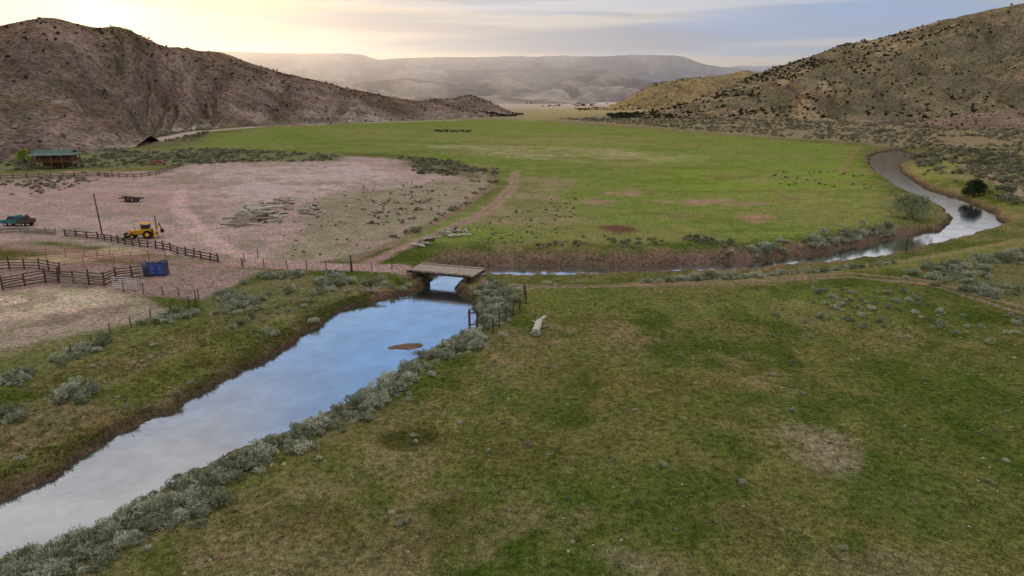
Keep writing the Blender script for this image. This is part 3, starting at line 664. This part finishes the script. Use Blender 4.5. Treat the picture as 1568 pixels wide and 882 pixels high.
fence([(-60,400),(40,396),(130,393),(170,400)],'pipe_corral_fence',2.6,1.5,4,.05,.03,redm,redm)
fence([(100,362),(150,366),(215,378),(262,385),(272,390),(335,402)],'log_fence',2.0,1.2,3,.12,.09,dwood,dwood,lean=.08)
fence([(370,408),(440,412),(500,414),(540,416),(600,414),(632,418)],'wire_fence',**W)
fence([(305,458),(300,472),(290,470),(230,490),(170,515),(110,545)],'wire_fence',**W)
fence([(300,460),(250,452),(190,448)],'wire_fence',**W)
fence([(803,450),(806,466),(775,490),(755,512)],'wire_fence',2.0,1.5,4,.08,wire=True,mr_=dwood)
fence([(-40,276),(60,272),(150,270),(205,273),(240,268),(280,254)],'log_fence',3.0,1.3,2,.12,.1,dwood,dwood)
fence([(0,358),(30,356),(85,360)],'log_fence',2.0,1.0,3,.14,.14,wood,wood)
fence([(395,395),(375,402),(372,412)],'wire_fence',**W)
def panel(u,v,rz,L_=3.4,h=1.5,mat=met,name='gate_panel'):
    mb=MB()
    for k in range(6): mb.tube((-L_/2,0,.2+k*(h-.2)/5),(L_/2,0,.2+k*(h-.2)/5),.04,.04,6)
    for x in(-L_/2,-L_/6,L_/6,L_/2): mb.tube((x,0,0),(x,0,h),.04,.04,6)
    mb.make(name,[mat],G3(u,v),rz)
panel(192,444,-.25);panel(115,440,-.1,mat=wood)
mb=MB();
for y in(-.6,.6):
    for k in range(5): mb.box((0,y,.35+k*.28),(2.6,.05,.24),0)
    for x in(-1.3,-.45,.45,1.3): mb.box((x,y*1.09,.9),(.08,.08,1.8),0)
mb.box((-1.35,0,1.75),(.1,1.36,.12),0);mb.box((1.35,0,1.75),(.1,1.36,.12),0);mb.box((0,0,.12),(2.7,1.1,.08),1);mb.box((1.3,0,1.0),(.05,1.0,1.4),1)
mb.make('blue_cattle_chute',[blue,dwood],G3(240,422),.15,.02)
def pole(u,v,h,r_=.1,name='wooden_pole',arm=False,lean=(0,0)):
    mb=MB();mb.tube((0,0,-.4),(lean[0],lean[1],h),r_,r_*.7,9)
    mb.tube((0,0,h*.03),(lean[0]*.03,0,h*.03+.05),r_*1.15,r_*1.15,9)
    mb.make(name,[dwood],G3(u,v))
pole(157,360,6.9,.13,'utility_pole',lean=(-.35,0));pole(240,354,2.6,.12);pole(538,417,2.2,.12);pole(1388,378,2.4,.12)
mb=MB();mb.tube((0,0,-1),(0,0,2.7),.13,.11,9);mb.tube((.75,.25,-1),(.75,.25,2.6),.12,.10,9);mb.tube((-.15,-.05,2.35),(.95,.3,2.3),.07,.07,8);mb.tube((-.1,0,1.1),(.85,.25,1.2),.06,.06,8);mb.tube((.8,.3,.2),(1.9,.6,1.7),.06,.05,8)
mb.make('headgate_posts',[dwood],G3(719,503),0)
mb=MB()
for i in range(9):
    a=random.uniform(0,6.28);mb.tube((random.uniform(-1.8,1.8),random.uniform(-1,1),.15+i*.04),(random.uniform(-1.8,1.8)+math.cos(a),random.uniform(-1,1),.2+random.random()*.8),.09,.05,7,0,.06)
mb.make('driftwood',[wood],G3(562,438))
def logpile(px,n,name,Lr,rr_,hmax,mat,dirb=None):
    q,_=area(px,n,(1,1));mb=MB();cx_,cy_=q.mean(0)
    zz_=hz(cx_,cy_)
    for i,(x,y) in enumerate(q):
        a=random.gauss(dirb,0.75) if dirb is not None else random.uniform(0,3.14)
        L_=random.uniform(*Lr);d=Vector((math.cos(a),math.sin(a),random.uniform(-.12,.12)))*L_/2
        r1=random.uniform(*rr_);z=r1+random.random()**1.5*hmax;c=Vector((x-cx_,y-cy_,z))
        p1=c-d;p2=c+d;p1.z=max(p1.z,r1);p2.z=max(p2.z,r1)
        mb.tube(p1,p2,r1,r1*random.uniform(.4,.85),9,random.choice([0,0,1,1,2]),L_*.02)
        if random.random()<.5:
            e=c+d*random.uniform(-.5,.8);mb.tube(e,e+Vector((random.uniform(-.8,.8),random.uniform(-.8,.8),random.uniform(.2,.9))),r1*.4,r1*.15,6,i%2)
    mb.make(name,[bleach,wood,dwood],(cx_,cy_,zz_))
logpile([(345,346),(365,332),(385,322),(430,330),(432,338),(395,344),(370,352)],56,'log_pile',(2.5,5.5),(.12,.30),1.0,bleach,.4)
logpile([(380,320),(400,313),(445,311),(450,322),(410,326)],30,'log_pile',(2,4.5),(.12,.28),1.0,bleach,.2)
logpile([(450,322),(490,318),(500,327),(465,330)],24,'log_pile',(1.2,3.2),(.12,.24),.5,bleach,2.6)
logpile([(672,362),(690,352),(718,354),(715,362),(690,364)],16,'log_pile',(1.2,2.6),(.12,.24),.4,bleach,.5)
logpile([(637,380),(640,372),(664,369),(664,375)],10,'log_pile',(1.4,2.4),(.15,.26),.5,bleach,.2)
mb=MB();p=[Vector((-.55,-2.0,.35)),Vector((-.35,-1.1,.44)),Vector((-.05,-.1,.40)),Vector((.15,.7,.46)),Vector((.55,1.7,.35))];rs=[.44,.34,.38,.33,.24]
for i in range(4): mb.tube(p[i],p[i+1],rs[i],rs[i+1],12,0)
mb.tube((.3,.9,.6),(1.1,1.1,1.0),.13,.05,7);mb.tube((-.5,-1.7,.4),(-1.1,-2.2,.35),.2,.08,7,1);mb.tube((.5,1.6,.4),(1.0,2.2,.7),.16,.06,7);mb.tube((-.5,-1.9,.6),(-.2,-2.6,.35),.16,.07,7,1);mb.tube((-.1,-.3,.7),(-.7,.1,1.0),.08,.03,6);mb.tube((.4,1.5,.4),(.2,2.4,.2),.15,.06,7,1);mb.tube((.5,.2,.12),(1.3,1.0,.1),.1,.05,7,1)
mb.make('fallen_log',[bleach,wood],G3(824,504),.12)
# ---------- vehicles
def wheel(mb,x,y,r_,w_,mt,mh):
    mb.tube((x,y-w_/2,r_),(x,y+w_/2,r_),r_,r_,18,mt);s_=1 if y>0 else -1
    mb.tube((x,y+s_*(w_/2-.01),r_),(x,y+s_*(w_/2+.03),r_),r_*.5,r_*.42,12,mh)
def loader(u,v,rz):
    mb=MB()
    mb.box((.9,0,1.15),(2.0,.95,.75),0);mb.box((1.95,0,1.05),(.12,.9,.7),1)
    mb.box((-.5,0,.8),(3.6,.9,.35),1)
    mb.box((-.6,0,1.35),(1.3,1.3,.7),0)
    for x,y in((-1.2,-.6),(-1.2,.6),(.05,-.6),(.05,.6)): mb.box((x,y,2.05),(.09,.09,1.1),1)
    mb.box((-.58,0,2.03),(1.15,1.12,.8),2);mb.box((-.58,0,2.66),(1.6,1.5,.12),0)
    wheel(mb,-.9,-.95,.75,.45,1,0);wheel(mb,-.9,.95,.75,.45,1,0);wheel(mb,1.6,-.85,.48,.35,1,0);wheel(mb,1.6,.85,.48,.35,1,0)
    for y in(-.62,.62): mb.tube((.2,y,1.5),(1.7,y,1.35),.09,.09,6,0);mb.tube((1.7,y,1.35),(2.7,y,.5),.09,.09,6,0)
    mb.prism([(2.6,.1),(3.3,.08),(3.35,.16),(2.85,.3),(2.8,.85),(3.0,1.0),(2.65,.95)],-1.05,1.05,1)
    mb.box((-2.0,0,.9),(.5,1.0,.8),0);mb.tube((-2.2,0,1.1),(-2.7,0,2.6),.13,.11,8,0);mb.tube((-2.7,0,2.6),(-3.1,0,1.5),.11,.09,8,1);mb.prism([(-3.3,1.5),(-2.95,1.55),(-2.9,1.0),(-3.2,.8),(-3.5,1.1)],-.3,.3,1)
    for y in(-.75,.75): mb.tube((-2.1,y*.6,1.0),(-2.2,y*1.5,.1),.08,.08,6,0)
    mb.tube((1.1,.3,1.5),(1.1,.3,2.2),.05,.05,8,1)
    mb.make('yellow_backhoe_loader',[yel,blk,glass],G3(220,364),rz,.03,scale=.92)
loader(222,365,math.pi+.25)
def truck(u,v,rz,name,mat,load=True,scale=1):
    mb=MB()
    mb.prism([(2.7,.55),(2.75,.95),(2.6,1.15),(1.45,1.25),(1.0,1.85),(-.25,1.88),(-.4,1.2),(-.4,.5)],-.9,.9,0)
    mb.prism([(1.42,1.28),(1.03,1.78),(.25,1.80),(.25,1.28)],-.915,.915,2);mb.prism([(.15,1.28),(.15,1.80),(-.22,1.80),(-.3,1.28)],-.915,.915,2)
    mb.box((1.27,0,1.54),(.03,1.55,.62),2,ry=-.63);mb.box((-1.5,0,.62),(2.3,1.7,.15),1)
    for y in(-.9,.9): mb.box((-1.55,y,1.0),(2.35,.07,.62),4 if load else 0)
    mb.box((-2.72,0,1.0),(.07,1.8,.62),4 if load else 0);mb.box((2.78,0,.6),(.12,1.85,.18),3);mb.box((2.73,0,.88),(.05,1.3,.22),1)
    for y in(-.7,.7): mb.tube((2.68,y,.92),(2.78,y,.92),.11,.11,10,3)
    for x in(1.75,-1.75):
        for y in(-.82,.82): wheel(mb,x,y,.4,.26,1,3)
    if load:
        for i in range(18): mb.box((random.uniform(-2.5,-.7),random.uniform(-.6,.6),random.uniform(1.0,1.9)),(random.uniform(.3,.7),random.uniform(.3,.6),random.uniform(.3,.5)),4,rz=random.random()*3,ry=random.random()*.5)
    mb.make(name,[mat,blk,glass,met,dwood],G3(u,v),rz,.04,scale=scale)
truck(29,346,math.pi-.12,'teal_pickup_truck',teal)
truck(243,253,.3,'red_pickup_truck',redm,False,.9)
mb=MB();mb.box((0,0,.7),(5.2,1.9,.12),0)
for y in(-.95,.95): mb.box((0,y,.78),(5.2,.06,.22),1)
for x in(-.6,.4):
    for y in(-1.05,1.05): wheel(mb,x,y,.36,.22,2,1)
mb.tube((2.6,.6,.65),(3.9,0,.5),.06,.06,6,1);mb.tube((2.6,-.6,.65),(3.9,0,.5),.06,.06,6,1)
for k in range(7): mb.tube((-2.8,-.6+k*.2,.9),(2.3,-.5+k*.18,.9+random.random()*.2),.09,.07,7,3)
mb.make('flatbed_trailer',[dwood,dwood,blk,dwood],G3(202,309),2.8,.01)
# ---------- house
ho=link(bpy.data.objects.new('log_house',None));hx,hy=g(90,257);ho.location=(hx,hy,hz(hx,hy));ho.rotation_euler=(0,0,.25);ho.scale=(.95,.95,.95)
def part(mb,name,mats,bev=0): return mb.make(name,mats,parent=ho,bev=bev)
mb=MB()
for lv,(z0,z1,wx,wy) in enumerate(((0,2.4,3.6,2.2),(2.65,4.6,5,3))):
    k=int((z1-z0)/.24)
    for i in range(k):
        z=z0+(i+.5)*.24
        for y in(-wy,wy): mb.tube((-wx-.2,y,z),(wx+.2,y,z),.13,.13,8)
        for x in(-wx,wx): mb.tube((x,-wy-.2,z+.1),(x,wy+.2,z+.1),.13,.13,8)
part(mb,'walls',[logb])
mb=MB();mb.box((0,-1,2.52),(13.2,9.6,.2));
for x in(-6.4,-3.2,0,3.2,6.4): mb.tube((x,-5.6,0),(x,-5.6,4.75),.15,.15,8)
for x in(-6.4,6.4):
    for y in(-2,2): mb.tube((x,y,0),(x,y,4.7),.14,.14,8)
part(mb,'deck',[logb])
mb=MB()
for z in(2.9,3.5): mb.tube((-6.4,-5.6,z),(6.4,-5.6,z),.06,.06,6);mb.tube((-6.4,-5.6,z),(-6.4,3,z),.06,.06,6);mb.tube((6.4,-5.6,z),(6.4,3,z),.06,.06,6)
for i in range(44): mb.tube((-6.4+i*.3,-5.6,2.9),(-6.4+i*.3,-5.6,3.5),.03,.03,5)
part(mb,'railing',[logb])
mb=MB()
def slab(mb,pts,th=.14,mi=0):
    n=len(pts);vs=[Vector(p) for p in pts]+[Vector(p)+Vector((0,0,-th)) for p in pts]
    mb.add(vs,[tuple(range(n)),tuple(range(2*n-1,n-1,-1))]+[(i,i+n,(i+1)%n+n,(i+1)%n) for i in range(n)],mi)
slab(mb,[(-7,-6.2,4.8),(7,-6.2,4.8),(5.8,-3.2,5.35),(-5.8,-3.2,5.35)])
slab(mb,[(-5.8,-3.6,5.3),(5.8,-3.6,5.3),(5.8,0,6.3),(-5.8,0,6.3)]);slab(mb,[(-5.8,0,6.3),(5.8,0,6.3),(5.8,3.8,5.0),(-5.8,3.8,5.0)])
slab(mb,[(-7,-6.2,4.8),(-5.8,-3.2,5.35),(-5.8,3,5.3),(-7,3.6,4.8)]);slab(mb,[(7,-6.2,4.8),(7,3.6,4.8),(5.8,3,5.3),(5.8,-3.2,5.35)])
part(mb,'roof',[tealroof])
mb=MB()
for i in range(15): mb.tube((-5.7+i*.814,-3.6,5.36),(-5.7+i*.814,0,6.36),.05,.05,5)
part(mb,'roof_ribs',[dwood])
mb=MB()
for x in(-5.05,5.05): mb.add([(x,-3,4.6),(x,3,4.6),(x,0,6.1)],[(0,1,2)],0)
mb.box((0,-3.0,4.9),(10.2,.2,.6),0)
part(mb,'gables',[logb])
mb=MB()
for x in(-3.8,-1.6,1.6,3.8): mb.box((x,-3.17,3.6),(1.3,.06,1.1),0)
for x in(-2.2,2.2): mb.box((x,-2.37,1.4),(1.3,.06,1.1),0)
mb.box((0,-2.37,1.1),(1.1,.08,2.1),1);mb.box((0,-3.17,3.65),(1.1,.08,1.9),1)
part(mb,'windows',[glass,dwood])
mb=MB();mb.box((2.5,.8,6.4),(.8,.8,1.4));part(mb,'chimney',[conc])
# ---------- trees
def tree(name,u,v,wd,ht,lm,nleaf,L,Wd,trunk=.2,clumps=26,zlo=.25,round_=False):
    x,y=g(u,v);o=link(bpy.data.objects.new(name,None));o.location=(x,y,hz(x,y))
    mb=MB()
    st=5 if not round_ else 2
    for i in range(st):
        a=6.28*i/st+random.random();b=Vector((math.cos(a)*.2,math.sin(a)*.2,-.2));t=Vector((math.cos(a)*wd*.2,math.sin(a)*wd*.2,ht*.5));mb.tube(b,t,trunk,trunk*.5,8,0,.08)
        for j in range(3):
            a2=a+random.uniform(-.8,.8);e=t+Vector((math.cos(a2)*wd*.2,math.sin(a2)*wd*.2,ht*random.uniform(.1,.35)));mb.tube(t,e,trunk*.5,trunk*.12,6,0,.06)
    mb.make(name+'_limbs',[dwood],parent=o)
    cs=[];ns=[]
    for k in range(clumps):
        th=random.uniform(0,6.28);ph=random.uniform(zlo*-.4,1.45);q=random.uniform(.55,.95)
        c=np.array([math.cos(th)*math.cos(ph)*wd*.42*q,math.sin(th)*math.cos(ph)*wd*.42*q,ht*(zlo+.05)+math.sin(max(ph,-.2))*ht*(.72-zlo)*q])
        vv=rng.normal(0,1,(nleaf//clumps,3));vv/=np.linalg.norm(vv,axis=1)[:,None]
        cs.append(c+vv*rng.uniform(.3,1,(len(vv),1))**.5*wd*random.uniform(.11,.18)*np.array([1,1,.85]));ns.append(vv)
    cc=np.concatenate(cs);cc[:,2]=np.maximum(cc[:,2],.1)
    V,Fq=leafcloud(cc,np.concatenate(ns),L,Wd,.4);l=link(mesh_np(name+'_foliage',V,Fq,[lm],False));l.parent=o
wil=leaf_mat('willow_leaf_mat',(108,114,88),(122,126,98),2.1);yg=leaf_mat('young_leaf_mat',(120,130,50),(130,138,60),2.0)
jl=leaf_mat('juniper_leaf_mat',(44,54,34),(50,60,38),1.4)
tree('willow_tree',1394,334,8.4,5.6,wil,7000,.3,.10,.12,34,.1)
tree('juniper_tree',1491,298,6.0,5.0,jl,7000,.22,.10,.25,30,.08,True)
tree('cottonwood_tree',40,251,5.5,6.2,yg,3500,.3,.14,.14,20,.25)
pp=[]
for u0,v0,n_,wu in((870,163,14,40),(905,160,10,30),(835,159,8,30),(960,161,8,20)):
    for i in range(n_):
        x,y=g(u0+random.uniform(-wu,wu),v0+random.uniform(-.8,.8));pp.append((x,y,-.3))
instancer('distant_trees',[bush('far_tree_%d'%i,dkm,110,.3,.16,5,1.0,.4) for i in range(3)],np.array(pp),rng.uniform(3.5,7,len(pp)))
# ---------- cattle
cowm=[simple('black_hide_mat',(34,28,26),.8,.2),simple('brown_hide_mat',(92,52,36),.8,.2)]
def cowmesh(mat,graze):
    mb=MB()
    st=[(-.85,1.15,.26,.30),(-.5,1.12,.33,.36),(0,1.08,.36,.40),(.45,1.12,.33,.40),(.8,1.22,.22,.28)]
    n=10;vs=[];fs=[]
    for x,z,ry_,rz_ in st:
        for i in range(n):
            a=6.283*i/n;vs.append((x,math.cos(a)*ry_,z+math.sin(a)*rz_))
    for j in range(len(st)-1):
        for i in range(n):fs.append((j*n+i,j*n+(i+1)%n,(j+1)*n+(i+1)%n,(j+1)*n+i))
    fs+=[tuple(range(n)),tuple(range((len(st)-1)*n,len(st)*n))];mb.add(vs,fs,0)
    hd=(1.45,0,.35) if graze else (1.35,0,1.55)
    mb.tube((.75,0,1.25),hd,.2,.13,8);mb.tube(hd,(hd[0]+.35,0,hd[2]-.2),.14,.08,8)
    for s_ in(-1,1): mb.tube((hd[0],s_*.1,hd[2]+.08),(hd[0]-.05,s_*.28,hd[2]+.1),.05,.03,5)
    for s_ in(-.2,.2):
        mb.tube((.6,s_,1.0),(.62,s_,.5),.11,.07,7);mb.tube((.62,s_,.5),(.6,s_,0),.06,.06,7)
        mb.tube((-.65,s_,1.05),(-.55,s_,.75),.16,.1,7);mb.tube((-.55,s_,.75),(-.78,s_,.5),.1,.07,7);mb.tube((-.78,s_,.5),(-.72,s_,0),.06,.06,7)
    mb.tube((-.9,0,1.3),(-.98,0,.6),.04,.05,5)
    o=mb.make('cow',[mat]);me=o.data;bpy.data.objects.remove(o);return me
cms=[cowmesh(m,gz) for m in cowm for gz in(True,False)]
for i in range(28):
    u=random.gauss(697,18);v=202+random.uniform(-1.2,1.2);x,y=g(u,v)
    o=link(bpy.data.objects.new('cow',cms[random.choice([0,0,1,0,2,3])]));o.location=(x,y,hz(x,y)-.03);o.rotation_euler=(0,0,random.uniform(0,6.28));o.scale=(.9,.9,.9)
print('done')
